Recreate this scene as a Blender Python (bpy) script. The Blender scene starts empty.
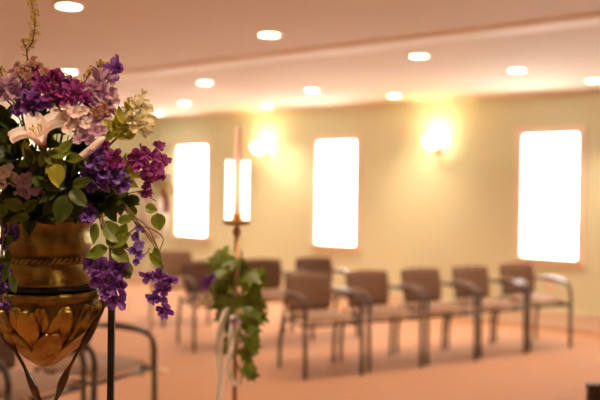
import bpy, math, random
from mathutils import Vector, Matrix, Quaternion
PI = math.pi
C = bpy.context.scene.collection
S = bpy.context.scene

# ------------------------------------------------------------------ camera, world, exposure
FPX = 833.333
H = 1.45
PITCH = math.atan(8.5 / FPX)
ROLL = 0.014
fwd = Vector((0, math.cos(PITCH), -math.sin(PITCH)))
right0 = Vector((1, 0, 0))
up0 = right0.cross(fwd)
right = right0 * math.cos(ROLL) + up0 * math.sin(ROLL)
up = right.cross(fwd)
cam_data = bpy.data.cameras.new('camera')
cam = bpy.data.objects.new('camera', cam_data)
C.objects.link(cam)
M = Matrix((( right.x, up.x, -fwd.x, 0), (right.y, up.y, -fwd.y, 0), (right.z, up.z, -fwd.z, H), (0, 0, 0, 1)))
cam.matrix_world = M
cam_data.lens = 50; cam_data.sensor_width = 36
cam_data.clip_start = 0.05; cam_data.clip_end = 200
cam_data.dof.use_dof = True
cam_data.dof.focus_distance = 1.55
cam_data.dof.aperture_fstop = 2.8
S.camera = cam
S.view_settings.view_transform = 'Standard'
S.view_settings.look = 'None'
S.view_settings.gamma = 1
S.view_settings.use_curve_mapping = False
EXPOSURE = 1.78
S.view_settings.exposure = EXPOSURE
S.cycles.use_denoising = True
S.cycles.max_bounces = 10
S.cycles.diffuse_bounces = 6
S.cycles.sample_clamp_indirect = 6

w = bpy.data.worlds.new('world'); S.world = w
w.use_nodes = True
w.node_tree.nodes['Background'].inputs[0].default_value = (1.0, 0.98, 0.93, 1)
WORLD = 6.6
w.node_tree.nodes['Background'].inputs[1].default_value = WORLD
SPOT_W = 34.0
SCONCE_W = 0.9
SPOT_COL = (1.0, 0.74, 0.47)


def at(px, py, Z):
    """world point seen at pixel px,py (600x400 frame) at depth y=Z"""
    d = fwd + right * ((px - 300) / FPX) + up * ((200 - py) / FPX)
    return Vector((0, 0, H)) + d * (Z / d.y)


def at_z(px, py, z):
    d = fwd + right * ((px - 300) / FPX) + up * ((200 - py) / FPX)
    return Vector((0, 0, H)) + d * ((z - H) / d.z)


# ------------------------------------------------------------------ materials
def mat(name, col, rough=0.6, metal=0.0, noise=None, bump=0.0, bscale=60, emis=None, estr=0,
        sheen=0, trans=0.0, spec=0.5, uvramp=None, coat=0.0):
    m = bpy.data.materials.new(name); m.use_nodes = True
    nt = m.node_tree; N = nt.nodes; L = nt.links
    b = N['Principled BSDF']
    b.inputs['Base Color'].default_value = (*col, 1)
    b.inputs['Roughness'].default_value = rough
    b.inputs['Metallic'].default_value = metal
    b.inputs['Specular IOR Level'].default_value = spec
    b.inputs['Sheen Weight'].default_value = sheen
    b.inputs['Coat Weight'].default_value = coat
    src = None
    tc = N.new('ShaderNodeTexCoord')
    if uvramp:
        sep = N.new('ShaderNodeSeparateXYZ'); L.new(tc.outputs['UV'], sep.inputs[0])
        r = N.new('ShaderNodeValToRGB')
        L.new(sep.outputs['Y'], r.inputs[0])
        els = r.color_ramp.elements
        while len(els) > 1: els.remove(els[-1])
        for i, (p, c) in enumerate(uvramp):
            e = els[0] if i == 0 else els.new(p)
            e.position = p; e.color = (*c, 1)
        src = r.outputs[0]
    if noise:
        c2, sc, lo, hi = noise
        n = N.new('ShaderNodeTexNoise'); n.inputs['Scale'].default_value = sc
        n.inputs['Detail'].default_value = 4
        L.new(tc.outputs['Object'], n.inputs['Vector'])
        mr = N.new('ShaderNodeMapRange'); mr.inputs[1].default_value = lo; mr.inputs[2].default_value = hi
        L.new(n.outputs[0], mr.inputs[0])
        mx = N.new('ShaderNodeMix'); mx.data_type = 'RGBA'
        L.new(mr.outputs[0], mx.inputs[0])
        mx.inputs[6].default_value = (*col, 1)
        if src: L.new(src, mx.inputs[6])
        mx.inputs[7].default_value = (*c2, 1)
        src = mx.outputs[2]
    if src: L.new(src, b.inputs['Base Color'])
    if bump:
        n2 = N.new('ShaderNodeTexNoise'); n2.inputs['Scale'].default_value = bscale
        n2.inputs['Detail'].default_value = 3
        L.new(tc.outputs['Object'], n2.inputs['Vector'])
        bp = N.new('ShaderNodeBump'); bp.inputs['Strength'].default_value = bump
        bp.inputs['Distance'].default_value = 0.01
        L.new(n2.outputs[0], bp.inputs['Height']); L.new(bp.outputs[0], b.inputs['Normal'])
    if emis:
        b.inputs['Emission Color'].default_value = (*emis, 1)
        b.inputs['Emission Strength'].default_value = estr
    if trans > 0:
        t = N.new('ShaderNodeBsdfTranslucent')
        if src: L.new(src, t.inputs[0])
        else: t.inputs[0].default_value = (*col, 1)
        ms = N.new('ShaderNodeMixShader'); ms.inputs[0].default_value = trans
        L.new(b.outputs[0], ms.inputs[1]); L.new(t.outputs[0], ms.inputs[2])
        L.new(ms.outputs[0], N['Material Output'].inputs[0])
    return m


def glass_mat(name, tint=(1, 1, 1)):
    m = bpy.data.materials.new(name); m.use_nodes = True
    nt = m.node_tree; N = nt.nodes; L = nt.links
    N.remove(N['Principled BSDF'])
    t = N.new('ShaderNodeBsdfTransparent'); t.inputs[0].default_value = (*tint, 1)
    g = N.new('ShaderNodeBsdfGlossy'); g.inputs['Roughness'].default_value = 0.03
    ms = N.new('ShaderNodeMixShader')
    ms.inputs[0].default_value = 0.06; L.new(t.outputs[0], ms.inputs[1]); L.new(g.outputs[0], ms.inputs[2])
    L.new(ms.outputs[0], N['Material Output'].inputs[0])
    return m


MT = {}
MT['wall'] = mat('wall_paint', (0.76, 0.79, 0.59), 0.75, noise=((0.74, 0.77, 0.57), 1.2, 0.3, 0.7), bump=0.05, bscale=250)
MT['ceiling'] = mat('ceiling_paint', (0.76, 0.67, 0.57), 0.85, noise=((0.73, 0.64, 0.54), 0.8, 0.3, 0.7), bump=0.05, bscale=180)
MT['carpet'] = mat('carpet_pile', (0.52, 0.245, 0.13), 0.95, noise=((0.42, 0.185, 0.09), 55, 0.35, 0.65), bump=0.5, bscale=400, sheen=0.3)
MT['trim'] = mat('trim_paint', (0.94, 0.82, 0.70), 0.5, noise=((0.92, 0.79, 0.67), 3, 0.3, 0.7))
MT['cornice'] = mat('cornice_paint', (0.95, 0.92, 0.86), 0.7, noise=((0.93, 0.90, 0.84), 3, 0.3, 0.7))
MT['glass'] = glass_mat('window_glass')
MT['lamp'] = mat('downlight_lens', (1, 0.95, 0.85), 0.4, emis=(1.0, 0.86, 0.6), estr=7)
MT['lamptrim'] = mat('downlight_trim', (0.85, 0.78, 0.68), 0.4, noise=((0.8, 0.74, 0.64), 5, 0.3, 0.7))
MT['sconce'] = mat('sconce_glass', (1, 0.9, 0.7), 0.4, emis=(1.0, 0.82, 0.48), estr=4)
MT['brass'] = mat('brushed_brass', (0.50, 0.30, 0.14), 0.32, 1.0, noise=((0.42, 0.25, 0.09), 30, 0.4, 0.7))
MT['frame'] = mat('chair_frame', (0.06, 0.036, 0.022), 0.35, 0.3, noise=((0.08, 0.048, 0.03), 12, 0.3, 0.7))
MT['armpad'] = mat('chair_arm_pad', (0.14, 0.07, 0.045), 0.35, 0.0, noise=((0.12, 0.06, 0.04), 12, 0.3, 0.7))
MT['seat'] = mat('seat_fabric', (0.33, 0.20, 0.145), 0.85, noise=((0.25, 0.15, 0.11), 70, 0.35, 0.65), bump=0.3, bscale=300, sheen=0.1, spec=.3)
MT['back'] = mat('back_fabric', (0.23, 0.125, 0.08), 0.7, noise=((0.14, 0.075, 0.048), 70, 0.35, 0.65), bump=0.2, bscale=300, sheen=0.05, spec=.3)
MT['patinashade'] = mat('patina_and_gap_shade', (0.17, 0.09, 0.025), 0.45, 0.9, noise=((0.05, 0.022, 0.008), 40, 0.4, 0.7), bump=0.2, bscale=120)  # bowl patina, darkened to stand in for shade between the raised leaves
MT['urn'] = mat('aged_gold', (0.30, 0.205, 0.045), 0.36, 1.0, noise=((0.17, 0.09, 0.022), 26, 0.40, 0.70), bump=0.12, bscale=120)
MT['urnleaf'] = mat('aged_gold_leaf', (0.40, 0.28, 0.065), 0.33, 1.0, noise=((0.22, 0.10, 0.025), 30, 0.42, 0.75), bump=0.25, bscale=90)
MT['black'] = mat('black_iron', (0.018, 0.012, 0.01), 0.35, 0.5, noise=((0.03, 0.02, 0.014), 40, 0.3, 0.7))
MT['bronze'] = mat('bronze_iron', (0.16, 0.09, 0.05), 0.28, 0.9, noise=((0.09, 0.05, 0.03), 40, 0.3, 0.7))
MT['wood'] = mat('dark_wood', (0.05, 0.02, 0.012), 0.45, noise=((0.08, 0.032, 0.018), 9, 0.3, 0.7))
MT['candle'] = mat('pink_wax', (0.92, 0.68, 0.58), 0.45, noise=((0.90, 0.65, 0.55), 20, 0.3, 0.7), trans=0.3)
MT['shade'] = mat('emissive_frosted_glass', (0.95, 0.9, 0.8), 0.3, emis=(1.0, 0.92, 0.74), estr=1.1)  # brightness put in as emission
MT['ribbon'] = mat('white_satin', (0.96, 0.92, 0.88), 0.4, noise=((0.93, 0.89, 0.84), 20, 0.3, 0.7), trans=0.5)
MT['ceramic'] = mat('white_ceramic', (0.95, 0.9, 0.85), 0.25, noise=((0.92, 0.88, 0.83), 6, 0.3, 0.7))
MT['plate'] = mat('plastic_plate', (0.85, 0.68, 0.52), 0.4, noise=((0.82, 0.65, 0.5), 10, 0.3, 0.7))

def petal_mat(name, inner, mid, edge, noise=None, trans=0.35):
    return mat(name, mid, 0.55, uvramp=[(0.0, inner), (0.22, mid), (1.0, edge)], noise=noise, trans=trans, spec=0.25)
MT['magenta'] = petal_mat('petal_magenta', (0.70, 0.50, 0.55), (0.30, 0.022, 0.20), (0.48, 0.10, 0.38), ((0.15, 0.02, 0.17), 60, 0.45, 0.7))
MT['purple'] = petal_mat('petal_purple', (0.6, 0.5, 0.6), (0.19, 0.035, 0.32), (0.42, 0.16, 0.56), ((0.11, 0.02, 0.22), 60, 0.45, 0.7))
MT['violet'] = petal_mat('petal_violet', (0.55, 0.45, 0.6), (0.13, 0.045, 0.33), (0.32, 0.17, 0.58), ((0.16, 0.05, 0.25), 60, 0.45, 0.7))
MT['lavender'] = petal_mat('petal_lavender', (0.38, 0.10, 0.36), (0.60, 0.32, 0.50), (0.78, 0.55, 0.66), ((0.35, 0.16, 0.34), 60, 0.45, 0.7))
MT['pink'] = petal_mat('petal_pink', (0.72, 0.32, 0.42), (0.94, 0.72, 0.68), (0.97, 0.86, 0.82), ((0.70, 0.42, 0.45), 60, 0.5, 0.75))
MT['dusty'] = petal_mat('petal_dusty', (0.45, 0.14, 0.14), (0.66, 0.34, 0.28), (0.85, 0.56, 0.50), ((0.4, 0.18, 0.08), 60, 0.45, 0.7))
MT['cream'] = petal_mat('petal_cream', (0.50, 0.42, 0.10), (0.80, 0.70, 0.38), (0.92, 0.84, 0.62), ((0.55, 0.5, 0.16), 60, 0.5, 0.75))
MT['lily'] = petal_mat('petal_lily', (0.60, 0.04, 0.25), (0.95, 0.78, 0.74), (0.97, 0.88, 0.84), None)
MT['yellow'] = mat('sprig_yellow', (0.85, 0.60, 0.12), 0.6, noise=((0.65, 0.50, 0.10), 60, 0.4, 0.6), trans=0.3)
MT['centre'] = mat('flower_centre', (0.75, 0.6, 0.25), 0.6, noise=((0.6, 0.45, 0.15), 90, 0.4, 0.6))
def leaf_mat(name, a, b2, trans=0.25):
    return mat(name, a, 0.42, uvramp=[(0, a), (1, b2)], noise=((a[0]*.7, a[1]*.7, a[2]*.7), 35, 0.4, 0.7), trans=trans, spec=0.3)
MT['leafdark'] = leaf_mat('leaf_dark', (0.045, 0.065, 0.008), (0.085, 0.11, 0.012), .3)
MT['leaf'] = leaf_mat('leaf_green', (0.13, 0.17, 0.014), (0.24, 0.27, 0.03), .35)
MT['leafolive'] = leaf_mat('leaf_olive', (0.42, 0.38, 0.035), (0.58, 0.50, 0.07), .35)
MT['ivy'] = leaf_mat('leaf_ivy', (0.10, 0.14, 0.01), (0.24, 0.28, 0.025), 0.35)
MT['stem'] = mat('stem_green', (0.16, 0.15, 0.04), 0.6, noise=((0.22, 0.14, 0.05), 40, 0.4, 0.6))
MT['twig'] = mat('stem_brown', (0.20, 0.10, 0.04), 0.6, noise=((0.14, 0.08, 0.03), 40, 0.4, 0.6))


# ------------------------------------------------------------------ mesh builder
class MB:
    def __init__(self):
        self.v = []; self.f = []; self.uv = []; self.mi = []; self.m = 0
    def add(self, verts, faces, uvs=None):
        o = len(self.v)
        self.v += [Vector(p) for p in verts]
        self.uv += (uvs if uvs else [(0.5, 0.5)] * len(verts))
        for f in faces:
            self.f.append([i + o for i in f]); self.mi.append(self.m)
        return self
    def box(self, c, s, rz=0, Mx=None):
        hx, hy, hz = s[0] / 2, s[1] / 2, s[2] / 2
        vs = [Vector((x, y, z)) for z in (-hz, hz) for y in (-hy, hy) for x in (-hx, hx)]
        R = Mx if Mx else Matrix.Rotation(rz, 3, 'Z')
        vs = [R @ p + Vector(c) for p in vs]
        return self.add(vs, [(0, 2, 3, 1), (4, 5, 7, 6), (0, 1, 5, 4), (2, 6, 7, 3), (0, 4, 6, 2), (1, 3, 7, 5)])
    def lathe(self, prof, c=(0, 0, 0), n=40, closed=False):
        c = Vector(c); vs = []; fs = []
        k = len(prof)
        for i in range(n):
            a = 2 * PI * i / n
            for (r, z) in prof: vs.append(c + Vector((r * math.cos(a), r * math.sin(a), z)))
        for i in range(n):
            j = (i + 1) % n
            for q in range(k - 1 if not closed else k):
                q2 = (q + 1) % k
                fs.append((i * k + q, j * k + q, j * k + q2, i * k + q2))
        return self.add(vs, fs)
    def tube(self, pts, r, n=8, caps=True, sx=1.0, sy=1.0, twist=0.0, up=Vector((0, 0, 1)), square=False):
        pts = [Vector(p) for p in pts]; k = len(pts)
        rs = r if isinstance(r, (list, tuple)) else [r] * k
        vs = []; fs = []
        ref = None
        for i, p in enumerate(pts):
            t = (pts[min(i + 1, k - 1)] - pts[max(i - 1, 0)]).normalized()
            if ref is None:
                ref = up if abs(t.dot(up)) < 0.95 else Vector((1, 0, 0))
            a = (ref - t * ref.dot(t)).normalized(); b = t.cross(a); ref = a
            for j in range(n):
                th = 2 * PI * j / n
                if square: th += PI / n
                ca, sa = math.cos(th) * sx, math.sin(th) * sy
                tw = twist * i
                ca, sa = ca * math.cos(tw) - sa * math.sin(tw), ca * math.sin(tw) + sa * math.cos(tw)
                vs.append(p + (a * ca + b * sa) * rs[i])
        for i in range(k - 1):
            for j in range(n):
                j2 = (j + 1) % n
                fs.append((i * n + j, i * n + j2, (i + 1) * n + j2, (i + 1) * n + j))
        if caps:
            fs.append(tuple(range(n - 1, -1, -1))); fs.append(tuple((k - 1) * n + j for j in range(n)))
        return self.add(vs, fs)
    def ball(self, c, r, n=10, k=6, s=(1, 1, 1)):
        c = Vector(c); vs = []; fs = []
        for i in range(k + 1):
            ph = PI * i / k
            for j in range(n):
                th = 2 * PI * j / n
                vs.append(c + Vector((math.sin(ph) * math.cos(th) * r * s[0], math.sin(ph) * math.sin(th) * r * s[1], math.cos(ph) * r * s[2])))
        for i in range(k):
            for j in range(n):
                j2 = (j + 1) % n
                fs.append((i * n + j, (i + 1) * n + j, (i + 1) * n + j2, i * n + j2))
        return self.add(vs, fs)
    def grid(self, fn, nu, nv):
        vs = []; uv = []
        for i in range(nu + 1):
            for j in range(nv + 1):
                vs.append(fn(i / nu, j / nv)); uv.append((i / nu, j / nv))
        fs = [(i * (nv + 1) + j, (i + 1) * (nv + 1) + j, (i + 1) * (nv + 1) + j + 1, i * (nv + 1) + j + 1) for i in range(nu) for j in range(nv)]
        return self.add(vs, fs, uv)
    def mesh(self, name, mats, smooth=True):
        me = bpy.data.meshes.new(name)
        me.from_pydata([tuple(p) for p in self.v], [], self.f)
        if not isinstance(mats, (list, tuple)): mats = [mats]
        for m in mats: me.materials.append(m)
        ul = me.uv_layers.new(name='UVMap')
        for lp in me.loops: ul.data[lp.index].uv = self.uv[lp.vertex_index]
        for i, p in enumerate(me.polygons):
            p.material_index = self.mi[i]; p.use_smooth = smooth
        me.update()
        return me
    def build(self, name, mats, parent=None, smooth=True, bevel=0, loc=None, solid=0):
        if loc is not None:
            L = Vector(loc)
            self.v = [p - L for p in self.v]
        o = bpy.data.objects.new(name, self.mesh(name, mats, smooth))
        C.objects.link(o)
        if parent: o.parent = parent
        if loc is not None:
            o.location = (L - Vector(parent.location)) if parent else L
        if bevel:
            b = o.modifiers.new('bevel', 'BEVEL'); b.width = bevel; b.segments = 3; b.limit_method = 'ANGLE'
            b.angle_limit = math.radians(40)
            if smooth: 
                pass
        if solid:
            b = o.modifiers.new('solid', 'SOLIDIFY'); b.thickness = solid; b.offset = 0
        return o


def tag(o, label, cat, group=None, kind=None):
    if label: o['label'] = label
    if cat: o['category'] = cat
    if group: o['group'] = group
    if kind: o['kind'] = kind
    return o
def thing(name, label, cat, loc=(0, 0, 0), rz=0, group=None):
    o = bpy.data.objects.new(name, None); C.objects.link(o)
    o.location = loc; o.rotation_euler = (0, 0, rz); o.empty_display_size = 0.05
    return tag(o, label, cat, group)
def struct(o):
    o['kind'] = 'structure'; return o
def bez(pts, n=20):
    """Catmull-Rom through pts"""
    P = [Vector(p) for p in pts]; out = []
    P = [P[0] * 2 - P[1]] + P + [P[-1] * 2 - P[-2]]
    segs = len(P) - 3
    for s in range(segs):
        for i in range(n):
            t = i / n
            a, b, c, d = P[s], P[s + 1], P[s + 2], P[s + 3]
            out.append(0.5 * ((2 * b) + (c - a) * t + (2 * a - 5 * b + 4 * c - d) * t * t + (3 * b - a - 3 * c + d) * t ** 3))
    out.append(P[-2]); return out
def copy_tree(o, parent=None):
    c = o.copy(); C.objects.link(c); c.parent = parent
    for ch in list(o.children): copy_tree(ch, c)
    return c


# ------------------------------------------------------------------ room shell
n_ = Vector((0.627, 0.779, 0)).normalized()      # towards the window wall
u_ = Vector((0.779, -0.627, 0)).normalized()     # along it
WD = 8.92
CLO, CHI = 2.59, 2.60
T0, T1, N0, N1 = -12.8, 2.6, -2.6, WD
RZ = math.atan2(u_.y, u_.x)
RM = Matrix.Rotation(RZ, 3, 'Z')
def W(t, n, z): return u_ * t + n_ * n + Vector((0, 0, z))
def wbox(mb, t0, t1, n0, n1, z0, z1):
    return mb.box(W((t0 + t1) / 2, (n0 + n1) / 2, (z0 + z1) / 2), (t1 - t0, n1 - n0, z1 - z0), Mx=RM)

struct(wbox(MB(), T0 - .2, T1 + .2, N0 - .2, N1 + .2, -0.1, 0).build('floor', MT['carpet'], smooth=False))
STEP = 5.3
_m = MB(); _s = .045
_q = [(STEP - .02, CLO - .012), (STEP + .24, CLO - .012), (STEP + .26, CLO - .004), (STEP + .26, CLO + .02), (STEP - .07, CHI + .02), (STEP - .07, CHI - .001), (STEP - .06, CHI - .004)]
_m.add([W(t, a, b) for t in (T0, T1) for a, b in _q], [tuple(range(7)), tuple(range(13, 6, -1))] + [(i, i + 7, (i + 1) % 7 + 7, (i + 1) % 7) for i in range(7)])
struct(_m.build('trim_2', MT['cornice'], smooth=False))
struct(wbox(MB(), T0 - .2, T1 + .2, STEP, N1 + .2, CLO, CLO + .35).build('ceiling', MT['ceiling'], smooth=False))
struct(wbox(MB(), T0 - .2, T1 + .2, N0 - .2, STEP, CHI, CHI + .25).build('ceiling', MT['ceiling'], smooth=False))

# windows: position along wall from the pixel column of their centre
def t_at(px):
    d = fwd + right * ((px - 300) / FPX)
    d = Vector((d.x, d.y, 0)); k = WD / d.dot(n_)
    return (d * k).dot(u_)
tw = [t_at(549.5), t_at(336), t_at(192)]
pitch = (tw[0] - tw[2]) / 2
WIN = sorted(tw + [tw[0] + pitch, tw[2] - pitch])
WW, WZ0, WZ1 = 0.64, 0.75, 2.13
TH = 0.16
mb = MB(); prev = T0 - .2
for t in WIN:
    wbox(mb, prev, t - WW / 2, WD, WD + TH, 0, CHI)
    wbox(mb, t - WW / 2, t + WW / 2, WD, WD + TH, 0, WZ0)
    wbox(mb, t - WW / 2, t + WW / 2, WD, WD + TH, WZ1, CHI)
    prev = t + WW / 2
wbox(mb, prev, T1 + .2, WD, WD + TH, 0, CHI)
struct(mb.build('wall_back', MT['wall'], smooth=False))
struct(wbox(MB(), T0 - TH, T0, N0 - .2, WD, 0, CHI).build('wall_left', MT['wall'], smooth=False))
struct(wbox(MB(), T1, T1 + TH, N0 - .2, WD, 0, CHI).build('wall_right', MT['wall'], smooth=False))
struct(wbox(MB(), T0, T1, N0 - TH, N0, 0, CHI).build('wall_front', MT['wall'], smooth=False))
mb = MB()
wbox(mb, T0, T1, WD - .018, WD, 0, .15); wbox(mb, T0, T1, WD - .028, WD, .15, .175)
struct(mb.build('baseboard_back', MT['trim'], smooth=False))
struct(wbox(MB(), T0, T1, WD - .03, WD, CLO - .04, CLO).build('trim_1', MT['trim'], smooth=False))
for i, t in enumerate(WIN):
    e = bpy.data.objects.new('window_%d' % (i + 1), None); C.objects.link(e)
    e.location = W(t, WD, WZ0); e['kind'] = 'structure'
    c = 0.085; a, b = t - WW / 2, t + WW / 2
    m = MB()
    wbox(m, a - c, a + .004, WD - .022, WD + .02, WZ0 - c, WZ1 + c)
    wbox(m, b - .004, b + c, WD - .022, WD + .02, WZ0 - c, WZ1 + c)
    wbox(m, a + .004, b - .004, WD - .022, WD + .02, WZ1 - .004, WZ1 + c)
    wbox(m, a + .004, b - .004, WD - .022, WD + .02, WZ0 - c, WZ0 + .004)
    m.build('window_frame', MT['trim'], e, smooth=False, loc=W(t, WD, WZ0))
    m = MB(); wbox(m, a - c - .02, b + c + .02, WD - .05, WD - .022, WZ0 - .02, WZ0 + .004)
    m.build('window_sill', MT['trim'], e, smooth=False, loc=W(t, WD, WZ0))
    m = MB(); wbox(m, a, b, WD + .09, WD + .096, WZ0, WZ1)
    m.build('pane', MT['glass'], e, smooth=False, loc=W(t, WD, WZ0))
    ld = bpy.data.lights.new('daylight_portal', 'AREA'); ld.shape = 'RECTANGLE'; ld.size = WW; ld.size_y = WZ1 - WZ0
    ld.cycles.is_portal = True
    lo = bpy.data.objects.new('daylight_portal', ld); C.objects.link(lo)
    lo.location = W(t, WD + .15, (WZ0 + WZ1) / 2)
    lo.rotation_euler = (-n_).to_track_quat('-Z', 'Z').to_euler()

# ------------------------------------------------------------------ recessed ceiling lights
def light_root(p, label, group='recessed ceiling downlights'):
    t = thing('ceiling_downlight', label, 'ceiling light', p, 0, group)
    m = MB(); m.lathe([(.072, -.006), (.095, -.010), (.105, -.004), (.105, 0.0), (.072, 0)], p, 32)
    m.build('trim_ring', MT['lamptrim'], t, loc=p)
    m = MB(); m.lathe([(.0, -.0045), (.04, -.006), (.074, -.003)], p, 32)
    m.build('lens', MT['lamp'], t, loc=p)
    ld = bpy.data.lights.new('downlight_lamp', 'SPOT'); ld.energy = SPOT_W; ld.color = SPOT_COL
    ld.spot_size = math.radians(105); ld.spot_blend = 1.0; ld.shadow_soft_size = 0.06
    lo = bpy.data.objects.new('downlight_lamp', ld); C.objects.link(lo)
    lo.parent = t; lo.location = (0, 0, -0.03)
    return t
LP = [(69, 6, 'round recessed ceiling light at the top left above the tall yellow sprig'),
      (269, 34.5, 'round recessed ceiling light in the upper ceiling just in front of the step'),
      (419, 56, 'round recessed ceiling light just below the ceiling step, above the right wall sconce'),
      (517, 70, 'round recessed ceiling light above the left edge of the right-hand window'),
      (594, 80.5, 'round recessed ceiling light cut by the right edge of the photo'),
      (69, 71.5, 'round recessed ceiling light just over the purple blossoms of the urn'),
      (205, 82.5, 'round recessed ceiling light right of the urn flowers, above the left window'),
      (312, 90, 'round recessed ceiling light above the middle window and the narrow gap to its left'),
      (394, 95.5, 'round recessed ceiling light close to the wall between middle window and right sconce'),
      (184, 103, 'small recessed ceiling light above the left window, nearer the wall'),
      (267, 106, 'small recessed ceiling light straight above the left wall sconce'),
      (159, 113.5, 'farthest small recessed ceiling light, beside the cream blossoms of the urn')]
for px, py, lab in LP:
    p = at_z(px, py, CLO)
    if p.dot(n_) < STEP: p = at_z(px, py, CHI)
    light_root(p, lab)
for (x, y) in [(.0, .95), (-.6, 2.6), (.7, 3.3), (1.9, 4.2), (-1.9, 1.9), (-.9, -.4), (-2.9, 4.4)]:  # first one is an added key light for the bouquet; others continue the grid
    light_root(Vector((x, y, CHI)), 'recessed ceiling light overhead, outside the photo', 'recessed ceiling lights outside the photo')

# ------------------------------------------------------------------ wall sconces
def sconce(px, py, label):
    t = t_at(px)
    d = fwd + right * ((px - 300) / FPX) + up * ((200 - py) / FPX)
    z = H + d.z * WD / d.dot(n_)
    p = W(t, WD, z)
    e = thing('wall_sconce', label, 'wall lamp', p, RZ, 'wall sconces between the windows')
    def part(m, name, mt): 
        o = bpy.data.objects.new(name, m.mesh(name, mt)); C.objects.link(o); o.parent = e; return o
    m = MB(); m.lathe([(0, 0), (.05, 0), (.055, -.01), (.05, -.02), (0, -.024)], (0, 0, 0), 24)
    m.v = [Vector((q.x, q.z, q.y - .08)) for q in m.v]; part(m, 'back_plate', MT['brass'])
    m = MB(); m.tube(bez([(0, -.02, -.08), (0, -.07, -.11), (0, -.13, -.10)], 8), .009, 10)
    m.ball((0, -.13, -.105), .022); part(m, 'arm', MT['brass'])
    m = MB()
    pr = [(.0, -.095), (.05, -.088), (.10, -.05), (.13, .0), (.145, .06), (.140, .06), (.124, .002), (.095, -.044), (.048, -.08), (0, -.087)]
    m.lathe([(r * .82, z * .78) for r, z in pr], (0, -.15, 0.0), 32); part(m, 'glass_bowl', MT['sconce'])
    m = MB(); m.lathe([(0, .06), (.018, .055), (.03, .03), (.03, 0), (.015, -.03), (0, -.03)], (0, -.15, -.02), 16)
    part(m, 'bulb', MT['sconce'])
    ld = bpy.data.lights.new('sconce_lamp', 'POINT'); ld.energy = SCONCE_W; ld.color = (1, .70, .36); ld.shadow_soft_size = .06
    lo = bpy.data.objects.new('sconce_lamp', ld); C.objects.link(lo); lo.parent = e; lo.location = (0, -.15, .12)
sconce(266, 149, 'glowing bowl wall sconce between the left and the middle window')
sconce(438, 143, 'glowing bowl wall sconce between the middle and the right window')

def wall_plate(name, px, py, sw, sh, label, cat, kind):
    t = t_at(px); d = fwd + right * ((px - 300) / FPX) + up * ((200 - py) / FPX)
    z = H + d.z * WD / d.dot(n_)
    e = thing(name, label, cat, W(t, WD, z))
    m = MB(); wbox(m, t - sw / 2, t + sw / 2, WD - .012, WD, z - sh / 2, z + sh / 2)
    m.build('cover_plate', MT['plate'], e, smooth=False, loc=W(t, WD, z))
    for s in ((-1, 1) if kind else (0,)):
        m = MB()
        wbox(m, t - sw * .22, t + sw * .22, WD - .016, WD - .011, z + s * sh * .25 - sh * .14, z + s * sh * .25 + sh * .14)
        m.build('socket' if kind else 'sensor_window', MT['trim'], e, smooth=False, loc=W(t, WD, z))
wall_plate('wall_outlet', 552, 287, .09, .14, 'pale wall outlet below the right-hand window behind the last chair', 'outlet', 1)
wall_plate('wall_thermostat', 402, 132, .08, .12, 'small pinkish plate high on the wall left of the right sconce', 'thermostat', 0)

# ------------------------------------------------------------------ chairs
def rounded_panel(fn, nu=16, nv=14, th=.03):
    """closed padded panel: fn(u,v)->(point,normal), u,v in -1..1"""
    m = MB()
    for s in (1, -1):
        def g(a, b, s=s):
            # squircle mapping
            x, y = a * 2 - 1, b * 2 - 1
            px = x * math.sqrt(1 - 0.25 * y * y * .55); py = y * math.sqrt(1 - 0.25 * x * x * .55)
            p, nn = fn(px, py)
            e = max(0.0, 1 - max(abs(x), abs(y)) ** 6) ** .5
            return p + nn * (s * th / 2 * e)
        m.grid(g, nu, nv)
        if s == -1:
            k = len(m.f) // 2
            for i in range(k, len(m.f)): m.f[i] = m.f[i][::-1]
    return m

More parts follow.
